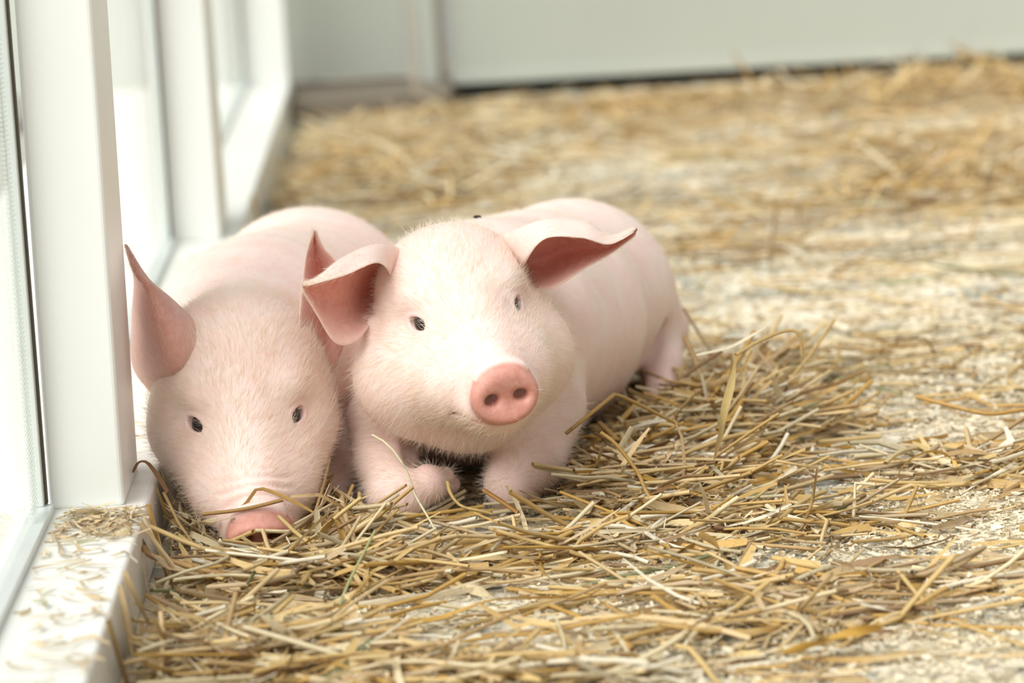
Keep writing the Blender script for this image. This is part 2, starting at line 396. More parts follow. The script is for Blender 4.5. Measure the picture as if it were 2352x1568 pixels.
def m_hair():
    m = N('white_bristle'); i = m.n('HairInfo').outputs['Random']
    m.set(m.b, 'Base Color', m.ramp(i, [(0.0, srgb(246, 234, 216)), (0.6, srgb(252, 244, 232)), (1.0, srgb(255, 248, 236))]))
    m.b.inputs['Roughness'].default_value = 0.45; m.b.inputs['Transmission Weight'].default_value = 0.0
    tl = m.n('BsdfTranslucent', {'Color': srgb(250, 236, 214)}); mx = m.n('MixShader', {0: 0.4, 1: m.b.outputs[0], 2: tl.outputs[0]})
    m.t.links.new(mx.outputs[0], m.out.inputs[0]); return m.m
M['hair'] = m_hair()

def hair_object(name, root, direc, nrm, length, rad, parent, curl=0.25):
    """root, direc, nrm (n,3) in metres; one curve of five points for each hair"""
    n = len(root); K = 5; t = np.linspace(0, 1, K)[None, :, None]
    lift = rng.uniform(0.25, 0.6, (n, 1)); jit = rng.normal(0, curl, (n, 3)); d0 = direc + jit * 0.6 + nrm * lift
    d0 /= np.linalg.norm(d0, axis=1, keepdims=True)
    bend = rng.normal(0, curl, (n, 3)) - nrm * rng.uniform(0.0, 0.35, (n, 1))
    pts = root[:, None] - nrm[:, None] * 0.0004 + length[:, None, None] * (d0[:, None] * t + bend[:, None] * (t ** 2) * 0.5)
    hc = bpy.data.hair_curves.new(name); hc.add_curves([K] * n)
    hc.attributes['position'].data.foreach_set('vector', np.ascontiguousarray(pts, np.float32).ravel())
    r = (rad[:, None] * np.array([1, 1, 0.9, 0.65, 0.2])[None]).astype(np.float32)
    ra = hc.attributes.get('radius') or hc.attributes.new('radius', 'FLOAT', 'POINT')
    ra.data.foreach_set('value', np.ascontiguousarray(r).ravel())
    hc.materials.append(M['hair'])
    o = bpy.data.objects.new(name, hc); COL.objects.link(o); o.parent = parent; o['kind'] = 'stuff'; return o

def sample_tris(v, q, n, wfun):
    tri = np.concatenate([q[:, [0, 1, 2]], q[:, [0, 2, 3]]]); a, b, c = v[tri[:, 0]], v[tri[:, 1]], v[tri[:, 2]]
    cr = np.cross(b - a, c - a); ar = np.linalg.norm(cr, axis=1) + 1e-12
    w = ar * wfun((a + b + c) / 3, cr / ar[:, None]); w /= w.sum()
    i = rng.choice(len(tri), n, p=w); r1, r2 = np.sqrt(rng.random(n)), rng.random(n)
    pt = a[i] * (1 - r1)[:, None] + b[i] * (r1 * (1 - r2))[:, None] + c[i] * (r1 * r2)[:, None]
    return pt, (cr / ar[:, None])[i]

# ------------------------------------------------------------------ ears: cupped sheets with thickness
def catmull(pts, n):
    pts = np.asarray(pts, float); m = len(pts); ext = np.concatenate([[2 * pts[0] - pts[1]], pts, [2 * pts[-1] - pts[-2]]])
    out = []
    for s in np.linspace(0, m - 1, n):
        i = min(int(s), m - 2); t = s - i; p0, p1, p2, p3 = ext[i:i + 4]
        out.append(0.5 * ((2 * p1) + (-p0 + p2) * t + (2 * p0 - 5 * p1 + 4 * p2 - p3) * t * t + (-p0 + 3 * p1 - 3 * p2 + p3) * t ** 3))
    return np.array(out)
def ear(parent, rows, inner_toward, label, nu=44, nv=36, th=0.0036, hair=1500):
    G = np.array([[P(*c) for c in row] for row in rows])
    g = np.array([catmull(r, nv) for r in G]); g = np.stack([catmull(g[:, j], nu) for j in range(nv)], 1)
    du = np.gradient(g, axis=0); dv = np.gradient(g, axis=1); n = np.cross(du, dv); n /= np.linalg.norm(n, axis=2, keepdims=True) + 1e-12
    if (n * (np.asarray(inner_toward) - g)).sum() < 0: n = -n
    u = np.linspace(0, 1, nu)[:, None]; v = np.linspace(0, 1, nv)[None]
    edge = np.minimum(np.minimum(v, 1 - v) * 7, 1) ** 0.5 * np.minimum((1 - u) * 6, 1) ** 0.5
    tk = th * (1.35 - 0.8 * u) * (0.22 + 0.78 * edge)
    n = n + 0
    wob = 0.0006 * np.sin(14 * u + 9 * v)[..., None] * n
    A = g + n * tk[..., None] / 2 + wob; Bk = g - n * tk[..., None] / 2 + wob
    V = np.concatenate([A.reshape(-1, 3), Bk.reshape(-1, 3)]); F = []; o = nu * nv
    for i in range(nu - 1):
        for j in range(nv - 1):
            a = i * nv + j; F.append((a, a + 1, a + nv + 1, a + nv)); F.append((o + a, o + a + nv, o + a + nv + 1, o + a + 1))
    rim = [i * nv for i in range(nu)] + [(nu - 1) * nv + j for j in range(1, nv)] + [i * nv + nv - 1 for i in range(nu - 2, -1, -1)]
    for a, b in zip(rim[:-1], rim[1:]): F.append((a, a + o, b + o, b))
    me = pydata('ear', V, F); me.update()
    import bmesh
    bm = bmesh.new(); bm.from_mesh(me); bmesh.ops.recalc_face_normals(bm, faces=bm.faces); bm.to_mesh(me); bm.free()
    pk_in = (0.55 + 0.45 * np.sin(math.pi * np.clip(v, 0, 1)) * np.clip(0.35 + u, 0, 1)) * np.ones((nu, nv)); pk_out = 0.10 + 0.16 * u * np.ones((nu, nv))
    at = me.attributes.new('pink', 'FLOAT', 'POINT'); at.data.foreach_set('value', np.concatenate([pk_in.ravel(), pk_out.ravel()]).astype(np.float32))
    e = link('ear', me, M['skin_ear'], parent, smooth=True)
    if label: e['label'] = label
    # fine hair on the back and along the rim and root of the inside
    k = hair; i = (rng.random(k) ** 0.8 * (nu - 2)).astype(int); j = rng.integers(0, nv - 1, k)
    side = rng.random(k) < 0.8
    inn = ~side; i[inn] = (rng.random(inn.sum()) ** 2.2 * (nu - 2)).astype(int)
    root = np.where(side[:, None], Bk[i, j], A[i, j]); nn = np.where(side[:, None], -n[i, j], n[i, j])
    dd = du[i, j]; dd = dd / (np.linalg.norm(dd, axis=1, keepdims=True) + 1e-9)
    L = rng.uniform(0.003, 0.007, k); L[inn] *= 1.6
    return e, (root, dd, nn, L)
M['skin_ear'] = M['skin'].copy(); M['skin_ear'].name = 'piglet_ear_skin'
_b = M['skin_ear'].node_tree.nodes['Principled BSDF']; _b.inputs['Subsurface Weight'].default_value = 0.35; _b.inputs['Subsurface Scale'].default_value = 0.012

def build_pig(name, pig, lo, hi, label, ears, hair_n, whorl):
    v, f = pig.mesh(lo, hi, 2.0)
    q = pig.local(v)
    me = np_mesh('body', v / 1000, f); me.shade_smooth()
    pk = np.clip((q[:, 1] - 106.5) / 6, 0, 1) * np.clip((q[:, 2] + 52) / 6, 0, 1) * (np.abs(q[:, 0]) < 40)
    pk = pk * np.where(q[:, 2] > -3, np.clip((q[:, 1] - 112) / 5, 0, 1), 1)
    for i in (0, 1):
        hit, n, t, b = pig.eye_frame(i); r = np.sqrt(((q - hit) ** 2).sum(1)); pk = np.maximum(pk, 0.42 * np.exp(-(r / 10) ** 2))
    lipm = np.exp(-((q[:, 2] + 45) / 6) ** 2) * np.clip((q[:, 1] - 84) / 12, 0, 1) * (q[:, 1] < 120) * 0.35; pk = np.maximum(pk, lipm * (np.abs(q[:, 0]) < 40))
    pk = np.maximum(pk, 0.10 * np.clip((q[:, 1] - 30) / 60, 0, 1) * (np.abs(q[:, 0]) < 45) * (q[:, 1] < 130))
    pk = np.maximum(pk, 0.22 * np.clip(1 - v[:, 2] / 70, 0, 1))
    nost = np.zeros(len(v))
    at = me.attributes.new('pink', 'FLOAT', 'POINT'); at.data.foreach_set('value', pk.astype(np.float32))
    root = bpy.data.objects.new(name, None); COL.objects.link(root); root['label'] = label; root['category'] = 'piglet'
    root.empty_display_size = 0.05
    link('body', me, M['skin'], root)
    # eyes
    for i in (0, 1):
        hit, n, t, b = pig.eye_frame(i); c = pig.world((hit - n * 8.6)[None])[0] / 1000; r = 0.0100 * pig.sc
        th = np.linspace(0, math.pi, 17); ph = np.linspace(0, 2 * math.pi, 33)[:-1]
        V = [(c + r * np.array([math.sin(a) * math.cos(z), math.sin(a) * math.sin(z), math.cos(a)])) for a in th for z in ph]
        Fq = [(i2 * 32 + j, i2 * 32 + (j + 1) % 32, (i2 + 1) * 32 + (j + 1) % 32, (i2 + 1) * 32 + j) for i2 in range(16) for j in range(32)]
        e = link('eye', pydata('eye', V, Fq), M['eye'], root, smooth=True); e['label'] = 'glossy dark eye'
        # lashes along the upper lid
        k = 6; s = rng.uniform(-1, 1, k); rt = hit + n * 0.6 + t * (s * 8.4)[:, None] + b * ((1 - s ** 2) * 3.6 - 0.4)[:, None]
        dr = n[None] * 0.8 - b[None] * rng.uniform(0.0, 0.4, (k, 1)) + t[None] * (0.5 * s + 0.5)[:, None]
        dw = dr @ pig.R.T; dw /= np.linalg.norm(dw, axis=1, keepdims=True)
        hair_object('eyelashes', pig.world(rt) / 1000, dw, (n @ pig.R.T)[None].repeat(k, 0) * 0.2, rng.uniform(0.004, 0.008, k), np.full(k, 0.00008), root, 0.08)
    hs = []
    for rows, tow, lab in ears:
        e, h = ear(root, rows, tow, lab); hs.append(h)
    # coat
    def wfun(p, n):
        ql = pig.local(p.astype(np.float32)); headw = (ql[:, 1] > -130) & (np.abs(ql[:, 0]) < 110)
        w = np.where(headw, 1.0, 0.42); w = w * np.where(ql[:, 1] > 109, 0.05, 1) * np.where((ql[:, 1] > 88) & (ql[:, 2] > -25), 0.35, 1)
        vis = ((CAM * 1000 - p) * n).sum(1) > -60
        for i in (0, 1):
            hit, nn, t, b = pig.eye_frame(i); rel = ql - hit
            w = w * np.where((np.abs(rel @ t) < 13) & (np.abs(rel @ b) < 10) & (np.abs(rel @ nn) < 14), 0.0, 1)
        return w * np.where(vis, 1, 0.1) * np.where(p[:, 2] < 6, 0.05, 1)
    pt, nr = sample_tris(v, f, hair_n, wfun)
    ql = pig.local(pt.astype(np.float32)); hd = np.clip((ql[:, 1] + 120) / 60, 0, 1)[:, None]
    # growth: on the face from the snout up and outwards, on the trunk from the shoulders to the rump and down
    lx = ql / 1000
    dl = np.stack([0.5 * np.sign(ql[:, 0]) * np.clip(np.abs(ql[:, 0]) / 45, 0, 1.3), -0.75 - 0 * ql[:, 0], np.where(ql[:, 2] < -5, -0.55, 0.25) + 0 * ql[:, 0]], 1)
    dwh = dl @ pig.R.T
    dwb = np.stack([0.15 * np.sign(nr[:, 0]), 0.9 + 0 * nr[:, 0], -0.5 + 0 * nr[:, 0]], 1)
    dw = dwh * hd + dwb * (1 - hd)
    sw = np.sin(pt[:, 0] * 0.05 + pt[:, 2] * 0.037) * 0.35; dw[:, 0] += sw; dw[:, 2] += np.cos(pt[:, 0] * 0.041 - pt[:, 1] * 0.03) * 0.2
    dw = dw - nr * (dw * nr).sum(1, keepdims=True); dw /= np.linalg.norm(dw, axis=1, keepdims=True) + 1e-9
    L = np.where(hd[:, 0] > 0.5, rng.uniform(0.006, 0.016, hair_n), rng.uniform(0.004, 0.009, hair_n))
    L = L * np.where(ql[:, 1] > 60, 0.7, 1.0); L = L * np.where((ql[:, 1] > 70) & (ql[:, 2] < -38), 1.5, 1.0)
    rad = np.full(hair_n, 0.000075)
    R_, D_, N_, L_ = [np.concatenate(z) for z in zip(*([(pt / 1000, dw, nr, L)] + hs))]
    hair_object('bristles', R_, D_, N_, L_, np.full(len(R_), 0.00009), root, 0.22)
    return root

def mm(x, y, Y): return tuple(P(x, y, Y) * 1000)
I3 = None
def yawB(deg):
    a = math.radians(deg); c, s = math.cos(a), math.sin(a); return np.array([[c, -s, 0], [s, c, 0], [0, 0, 1]])
R2 = [[0.974, 0.212, -0.082], [0.198, -0.969, -0.15], [0.111, -0.13, 0.985]]
R1 = [[0.9937, 0.1063, 0.0358], [0.1107, -0.8788, -0.4642], [0.0179, -0.4653, 0.885]]
def orth(R):
    u_, _, v_ = np.linalg.svd(np.array(R)); return u_ @ v_
S2 = 1.008; T2 = np.array([0.019, 2.93, 0.169])
S1 = 1.0; T1 = np.array([-0.1762, 2.935, 0.0945])
def hw(R, T, s, q): return tuple(((np.array(q) * s) @ orth(R).T + np.array(T) * 1000))

Y2 = yawB(-16)
body2 = [
    ('r', hw(R2, T2, S2, (0, -62, -8)), (32, 3105, 138), 58, 90, 30),
    ('e', (46, 3160, 128), (102, 120, 104), Y2, 40),
    ('e', (78, 3285, 112), (112, 160, 108), Y2, 45),
    ('e', (117, 3440, 106), (106, 115, 98), Y2, 45),
    ('e', (138, 3500, 108), (84, 80, 84), Y2, 40),
    # hind leg folded beside the belly
    ('r', (166, 3480, 100), (208, 3520, 60), 58, 40, 30),
    ('r', (208, 3520, 58), (214, 3440, 36), 34, 22, 14),
    ('r', (214, 3440, 24), (206, 3380, 18), 17, 14, 10),
    ('r', (80, 3500, 90), (40, 3470, 40), 56, 36, 30),
    # front legs folded under the chest
    ('e', mm(1065, 940, 3.12), (76, 60, 52), None, 26),
    ('r', mm(880, 960, 3.05), mm(886, 1060, 3.0), 33, 27, 16),
    ('r', mm(886, 1060, 3.0), mm(905, 1135, 2.955), 25, 25, 14),
    ('r', mm(912, 1142, 2.95), mm(978, 1112, 2.955), 23, 17, 10),
    ('r', mm(985, 1108, 2.955), mm(1022, 1092, 2.97), 13.5, 8, 7),
    ('r', mm(990, 1122, 2.965), mm(1036, 1112, 2.985), 12, 8, 6),
    ('r', mm(1245, 930, 3.06), mm(1215, 1050, 3.0), 40, 30, 20),
    ('r', mm(1215, 1050, 3.0), mm(1172, 1112, 2.97), 29, 22, 16),
    ('r', mm(1172, 1112, 2.975), mm(1150, 1100, 3.03), 20, 16, 10),
]
body2 += [('r', mm(855, 742, 2.958), mm(866, 830, 2.968), 4, 9, 9)]
ops2 = [(mm(1499, 700, 3.45), mm(1506, 870, 3.38), 8, 14, 14), (mm(950, 1010, 2.99), mm(945, 1090, 2.96), 5, 5, 12)]
pig2 = Pig(orth(R2), T2, S2, body2, ops2, 1.0, 0.10, (52, -44, 1.0), (-72, 1.0))
Y1 = yawB(-5)
body1 = [
    ('r', hw(R1, T1, S1, (0, -74, 6)), (-172, 3140, 126), 58, 90, 34),
    ('r', hw(R1, T1, S1, (0, -72, 26)), (-166, 3230, 160), 46, 54, 40),
    ('e', (-168, 3160, 112), (106, 120, 106), Y1, 40),
    ('e', (-150, 3300, 108), (108, 160, 108), Y1, 45),
    ('e', (-136, 3460, 108), (108, 120, 104), Y1, 45),
    ('e', (-140, 3560, 108), (84, 70, 88), Y1, 40),
    ('r', (-90, 3520, 90), (-70, 3540, 50), 55, 38, 30),
    ('r', (-200, 3520, 90), (-212, 3540, 90), 55, 45, 30),
    ('r', (-98, 3150, 62), (-94, 3060, 30), 36, 25, 18),
    ('r', (-94, 3060, 28), (-110, 3010, 20), 24, 16, 12),
]
pig1 = Pig(orth(R1), T1, S1, body1, [], 1.8, -0.45, (44, -26, 0.86), (-50, 0.82))

e2r = [[(1195, 640, 3.0), (1120, 560, 3.01), (1165, 600, 3.035), (1195, 650, 3.02)],
       [(1208, 600, 2.962), (1178, 534, 2.98), (1222, 598, 3.03), (1218, 655, 3.0)],
       [(1255, 548, 2.945), (1258, 506, 2.972), (1285, 578, 3.03), (1268, 664, 2.985)],
       [(1335, 545, 2.948), (1342, 512, 2.975), (1352, 568, 3.012), (1345, 614, 2.98)],
       [(1398, 562, 2.958), (1402, 541, 2.972), (1404, 562, 2.99), (1400, 586, 2.975)],
       [(1456, 534, 2.972), (1462, 524, 2.975), (1464, 529, 2.98), (1458, 541, 2.975)]]
e2l = [[(880, 685, 2.995), (960, 610, 3.005), (930, 660, 3.02), (885, 730, 2.99)],
       [(898, 640, 2.955), (912, 574, 2.965), (885, 650, 3.012), (854, 742, 2.958)],
       [(866, 604, 2.922), (856, 566, 2.945), (842, 668, 2.998), (818, 784, 2.938)],
       [(790, 632, 2.908), (785, 600, 2.925), (786, 692, 2.958), (772, 787, 2.925)],
       [(735, 650, 2.908), (732, 636, 2.915), (732, 682, 2.934), (728, 726, 2.92)],
       [(697, 657, 2.912), (694, 652, 2.914), (694, 660, 2.918), (697, 668, 2.916)]]
e1l = [[(345, 900, 2.985), (400, 890, 2.965), (455, 850, 2.95)],
       [(304, 835, 2.995), (392, 838, 2.93), (450, 800, 2.93)],
       [(302, 740, 3.005), (372, 742, 2.925), (453, 748, 2.945)],
       [(309, 658, 3.0), (342, 665, 2.95), (402, 690, 2.972)],
       [(300, 608, 2.985), (314, 625, 2.96), (340, 640, 2.972)],
       [(287, 560, 2.975), (289, 562, 2.974), (294, 566, 2.976)]]
e1r = [[(690, 850, 2.965), (730, 860, 3.005), (768, 850, 3.035)],
       [(688, 790, 2.95), (740, 800, 3.02), (790, 790, 3.03)],
       [(690, 700, 2.975), (742, 720, 3.03), (790, 715, 3.01)],
       [(696, 625, 2.995), (738, 640, 3.03), (776, 612, 3.005)],
       [(708, 570, 3.005), (722, 580, 3.02), (744, 566, 3.01)],
       [(720, 528, 3.005), (722, 527, 3.008), (725, 530, 3.006)]]
build_pig('piglet', pig2, (-120, 2770, 0), (300, 3620, 270), 'pale pink piglet with raised head and floppy ears leaning on its mate', [(e2r, P(1300, 700, 2.6), 'floppy ear with pink inside'), (e2l, P(780, 800, 2.6), 'floppy ear with pink inside')], 30000, 0)
build_pig('piglet', pig1, (-300, 2820, 0), (0, 3660, 260), 'pale pink piglet resting its snout in the straw beside the white post', [(e1l, P(200, 700, 2.5), 'pricked ear'), (e1r, P(740, 600, 2.6), 'pricked ear with pink inside')], 30000, 0)

# ------------------------------------------------------------------ straw
def m_straw(name, attr=True):
    m = N(name)
    if attr:
        col = m.n('Attribute', attribute_name='tint').outputs['Color']
    else:
        col = m.n('ObjectInfo').outputs['Color']
    uvw = m.n('Attribute', attribute_name='fibre').outputs['Vector']
    sc = m.n('VectorMath', {0: uvw, 1: (6.0, 90.0, 1.0)}, operation='MULTIPLY').outputs[0]
    n1 = m.noise(1.0, 4, 0.65, sc)
    streak = m.ramp(n1, [(0.3, (0.66, 0.6, 0.52)), (0.5, (0.95, 0.94, 0.92)), (0.72, (1.12, 1.12, 1.1))])
    c = m.mix(1.0, col, streak, 'MULTIPLY')
    bl = m.ramp(m.noise(70.0, 3, 0.6, m.pos()), [(0.62, (0, 0, 0)), (0.75, (0.55,) * 3)])
    c = m.mix(bl, c, srgb(120, 86, 50))
    m.set(m.b, 'Base Color', c); m.b.inputs['Roughness'].default_value = 0.42; m.b.inputs['Specular IOR Level'].default_value = 0.4
    m.bump(n1, 0.35, 0.0006)
    tl = m.n('BsdfTranslucent', {'Color': c}); mx = m.n('MixShader', {0: 0.16, 1: m.b.outputs[0], 2: tl.outputs[0]})
    m.t.links.new(mx.outputs[0], m.out.inputs[0]); return m.m
M['straw'] = m_straw('straw_tinted'); M['straw1'] = m_straw('straw_single', False)

PAL = np.array([srgb(*c)[:3] for c in [(222, 192, 132), (208, 172, 108), (238, 222, 184), (192, 160, 112), (246, 238, 216), (218, 192, 146), (152, 120, 84), (218, 204, 170), (150, 154, 116), (204, 164, 88), (230, 204, 152), (202, 178, 142)]])
PALW = np.array([3, 2.4, 3, 2, 2, 3, 1.0, 2, 0.2, 1.6, 3, 2]); PALW = PALW / PALW.sum()

# heaps: (px, py, half-width m in X, half-width m in Y, height m)
def hp(px, py, sx, sy, h):
    q = PZ(px, py, 0.01); return (q[0], q[1], sx, sy, h)
HEAPS = [hp(560, 1232, 0.085, 0.045, 0.058), hp(1000, 1545, 0.16, 0.035, 0.013), hp(330, 1470, 0.05, 0.06, 0.02), hp(400, 1190, 0.028, 0.045, 0.062), hp(700, 1265, 0.042, 0.033, 0.024), hp(640, 1330, 0.12, 0.03, 0.024), hp(880, 1320, 0.06, 0.02, 0.008),
         hp(1020, 1310, 0.08, 0.025, 0.008), hp(1360, 1250, 0.08, 0.035, 0.014), hp(1500, 1120, 0.07, 0.07, 0.03), hp(1640, 980, 0.07, 0.07, 0.046),
         hp(1720, 890, 0.05, 0.05, 0.034), hp(1450, 1040, 0.05, 0.06, 0.026), hp(1350, 1080, 0.04, 0.05, 0.02), hp(1700, 1190, 0.10, 0.04, 0.014),
         hp(1950, 1330, 0.14, 0.035, 0.013), hp(2250, 1060, 0.07, 0.05, 0.016), hp(450, 1500, 0.10, 0.05, 0.026), hp(750, 1540, 0.12, 0.05, 0.014), hp(1700, 1430, 0.12, 0.03, 0.012),
         hp(640, 380, 0.08, 0.4, 0.03), hp(900, 330, 0.2, 0.25, 0.018), hp(1300, 300, 0.25, 0.2, 0.014), hp(1250, 245, 0.4, 0.1, 0.018), hp(2200, 215, 0.25, 0.15, 0.045), hp(1800, 230, 0.25, 0.1, 0.028),
         hp(2250, 420, 0.16, 0.2, 0.03), hp(1900, 470, 0.1, 0.14, 0.022), hp(1700, 560, 0.1, 0.1, 0.010), hp(2100, 640, 0.14, 0.1, 0.010), hp(820, 430, 0.16, 0.2, 0.028), hp(2150, 330, 0.25, 0.12, 0.02), hp(1500, 470, 0.12, 0.1, 0.008), hp(2000, 800, 0.12, 0.04, 0.006)]
BARE = [hp(905, 1222, 0.045, 0.028, 0.95), hp(1180, 1195, 0.045, 0.022, 0.85), hp(1960, 1000, 0.075, 0.07, 1), hp(1900, 1100, 0.055, 0.05, 0.9), hp(1130, 1440, 0.05, 0.03, 0.9), hp(1080, 1350, 0.035, 0.02, 0.8), hp(2200, 640, 0.07, 0.08, 0.7), hp(1480, 400, 0.12, 0.15, 0.6), hp(2200, 380, 0.08, 0.12, 0.6), hp(1750, 660, 0.06, 0.10, 0.7), hp(2000, 920, 0.10, 0.05, 0.7), hp(2130, 1500, 0.1, 0.04, 0.5)]
def field(hs, x, y, p=1.0):
    o = np.zeros_like(x)
    for cx, cy, sx, sy, h in hs: o = np.maximum(o, h * np.exp(-0.5 * ((x - cx) / sx) ** 2 - 0.5 * ((y - cy) / sy) ** 2) ** p)
    return o
def heap(x, y): return field(HEAPS, x, y)
def bare(x, y): return field(BARE, x, y)

def scatter(n, dens, y0, y1, margin=0.12):
    """positions on the floor inside the wedge the camera sees plus a margin, thinned by dens(x,y) in 0..1"""
    xs = []; ys = []; got = 0
    while got < n:
        k = n * 3; y = rng.uniform(y0, y1, k); lo = -0.245 + 0 * y; hi = 0.165 * y + 0.02 + margin; x = rng.uniform(0, 1, k) * (0.165 * y1 + 0.02 + margin - lo) + lo
        ok = (x < hi) & (rng.random(k) < dens(x, y)); xs.append(x[ok]); ys.append(y[ok]); got += ok.sum()
    return np.concatenate(xs)[:n], np.concatenate(ys)[:n]

def centrelines(x, y, z, L, phi, tilt, curve, kink, K=6):
    n = len(x); t = np.linspace(-0.5, 0.5, K)[None]
    a = phi[:, None] + curve[:, None] * t * 1.2; kt = rng.uniform(-0.3, 0.3, n)[:, None]
    a = a + kink[:, None] * (t > kt); el = tilt[:, None] + rng.normal(0, 0.18, n)[:, None] * t * 2 + rng.normal(0, 0.3, n)[:, None] * np.abs(kink)[:, None] * (t > kt)
    st = np.stack([np.cos(a) * np.cos(el), np.sin(a) * np.cos(el), np.sin(el)], -1) * (L[:, None, None] / (K - 1))
    p = np.cumsum(st, 1); p = p - p.mean(1, keepdims=True) + np.stack([x, y, z], -1)[:, None]
    return p
def settle(p, w):
    """keep pieces above the floor and the sill"""
    fl = np.where(p[..., 0] < XE + 0.004, ZL, 0.0) + w[:, None] * 0.55 + 0.0006
    p[..., 2] = np.maximum(p[..., 2], fl + (0.35 * np.maximum(fl - p[..., 2], 0)).clip(0, 0.004)); return p
def free_of_pigs(p, clear=1.5):
    q = (p.reshape(-1, 3) * 1000).astype(np.float32); near = (q[:, 1] > 2700) & (q[:, 1] < 3700) & (q[:, 0] < 320) & (q[:, 2] < 300)
    d = np.full(len(q), 99.0, np.float32)
    if near.any(): d[near] = np.minimum(pig1.sdf(q[near]), pig2.sdf(q[near]))
    return (d.reshape(p.shape[:2]) > clear).all(1)
def off_sill(p): return ~((p[..., 0] < XE + 0.003) & (p[..., 2] < ZL)).any(1) & (p[..., 0] > XG + 0.02).all(1) & ~((p[..., 0] < -0.262) & (p[..., 1] > 2.80) & (p[..., 1] < 2.98)).any(1) & (p[..., 1] < YB - 0.03).all(1)

def sweep(p, w, kind, tape=0.25):
    """centrelines (n,K,3) swept: kind 0 five-sided stalk, 1 creased blade; returns verts, quads, fibre coords"""
    n, K, _ = p.shape; tg = np.gradient(p, axis=1); tg /= np.linalg.norm(tg, axis=2, keepdims=True) + 1e-9
    up = np.array([0, 0, 1.0]) + rng.normal(0, 0.45 if kind else 0.1, (n, 1, 3)); s = np.cross(tg, up); s /= np.linalg.norm(s, axis=2, keepdims=True) + 1e-9
    u = np.cross(s, tg); t = np.linspace(0, 1, K)
    if kind == 0:
        ang = np.linspace(0, 2 * math.pi, 6)[:-1]; ring = [(math.cos(a), math.sin(a) * 0.8) for a in ang]; prof = np.ones((n, K))
    else:
        f = rng.uniform(0.1, 0.5, (n, 1)); ring = [(-1, 0), (0, -0.0), (1, 0)]; e = rng.uniform(0.15, 0.9, (n, 2))
        prof = np.minimum(1, np.minimum(e[:, :1] + t[None] * 5, e[:, 1:] + (1 - t)[None] * 3))
        tw = rng.normal(0, 0.9, (n, 1)) * (t[None] - 0.5) * 2
        s, u = s * np.cos(tw)[..., None] + u * np.sin(tw)[..., None], u * np.cos(tw)[..., None] - s * np.sin(tw)[..., None]
    M_ = len(ring); V = np.empty((n, K, M_, 3)); FB = np.empty((n, K, M_, 3)); r0 = rng.uniform(0, 40, (n, 1))
    for j, (a, b) in enumerate(ring):
        bb = b if kind == 0 else (0.0 if a else -1) * f
        V[:, :, j] = p + (w[:, None] * 0.5 * prof)[..., None] * (a * s + (np.ones((n, 1)) * bb)[..., None] * u)
        FB[:, :, j, 0] = r0 + t[None] * 3; FB[:, :, j, 1] = r0 + j * 0.11; FB[:, :, j, 2] = r0
    base = (np.arange(n) * K * M_)[:, None, None]; ii = np.arange(K - 1)[None, :, None] * M_; jj = np.arange(M_ if kind == 0 else M_ - 1)[None, None]
    j2 = (jj + 1) % M_
    q = np.stack([base + ii + jj, base + ii + j2, base + ii + M_ + j2, base + ii + M_ + jj], -1).reshape(-1, 4)
    return V.reshape(-1, 3), q, FB.reshape(-1, 3), K * M_

def bulk(name, parts, label, cat, mat):
    """parts: list of (verts, quads, fibre, per_piece, tints) joined into one mesh"""
    V = []; Q = []; FB = []; T = []; o = 0
    for v, q, fb, pp, tint in parts:
        V.append(v); Q.append(q + o); FB.append(fb); T.append(np.repeat(tint, pp, 0)); o += len(v)
    V, Q, FB, T = map(np.concatenate, (V, Q, FB, T)); me = np_mesh(name, V, Q)
    a = me.attributes.new('fibre', 'FLOAT_VECTOR', 'POINT'); a.data.foreach_set('vector', FB.astype(np.float32).ravel())
    c = me.attributes.new('tint', 'FLOAT_COLOR', 'POINT'); c.data.foreach_set('color', np.concatenate([T, np.ones((len(T), 1))], 1).astype(np.float32).ravel())
    me.shade_smooth(); return link(name, me, mat, label=label, cat=cat, kind='stuff')
def tints(n, pale=0.0):
    c = PAL[rng.choice(len(PAL), n, p=PALW)] * rng.uniform(0.85, 1.08, (n, 1)); return c * (1 - pale) + PAL[4] * pale

def make(n, y0, y1, dens, Lr, wr, kind, layer=1.0, tilt_s=0.10, kinkp=0.25, K=6, curve=0.5, pale=0.0, margin=0.12):
    x, y = scatter(n, dens, y0, y1, margin); h = heap(x, y); L = rng.uniform(*Lr, n); w = rng.uniform(*wr, n)
    z = 0.002 + h * rng.random(n) ** 0.75 * layer
    phi = np.where(rng.random(n) < 0.62, rng.normal(0.05, 0.5, n), rng.uniform(0, math.pi, n))
    tilt = rng.normal(0, tilt_s, n) * (0.25 + np.clip(h / 0.03, 0, 1.3))
    kink = np.where(rng.random(n) < kinkp, rng.normal(0, 0.8, n), 0)
    p = centrelines(x, y, z, L, phi, tilt, rng.normal(0, curve, n), kink, K); ins = (p[..., 0] > XE + 0.003).all(1)
    p = settle(p, w); ok = ins & free_of_pigs(p) & off_sill(p); p, w = p[ok], w[ok]
    v, q, fb, pp = sweep(p, w, kind); return (v, q, fb, pp, tints(len(p), pale))
def dn_near(x, y): return np.clip((0.022 + (heap(x, y) / 0.024) ** 1.6) * (1 - 0.92 * bare(x, y)), 0.0, 1)
def dn_far(x, y): return np.clip((0.07 + (heap(x, y) / 0.024) ** 1.4) * (1 - 0.85 * bare(x, y)), 0.0, 1)
def dn_shav(x, y): return np.clip((0.55 + 0.45 * (x > 0.1)) * (1 - 0.88 * bare(x, y)), 0, 1)

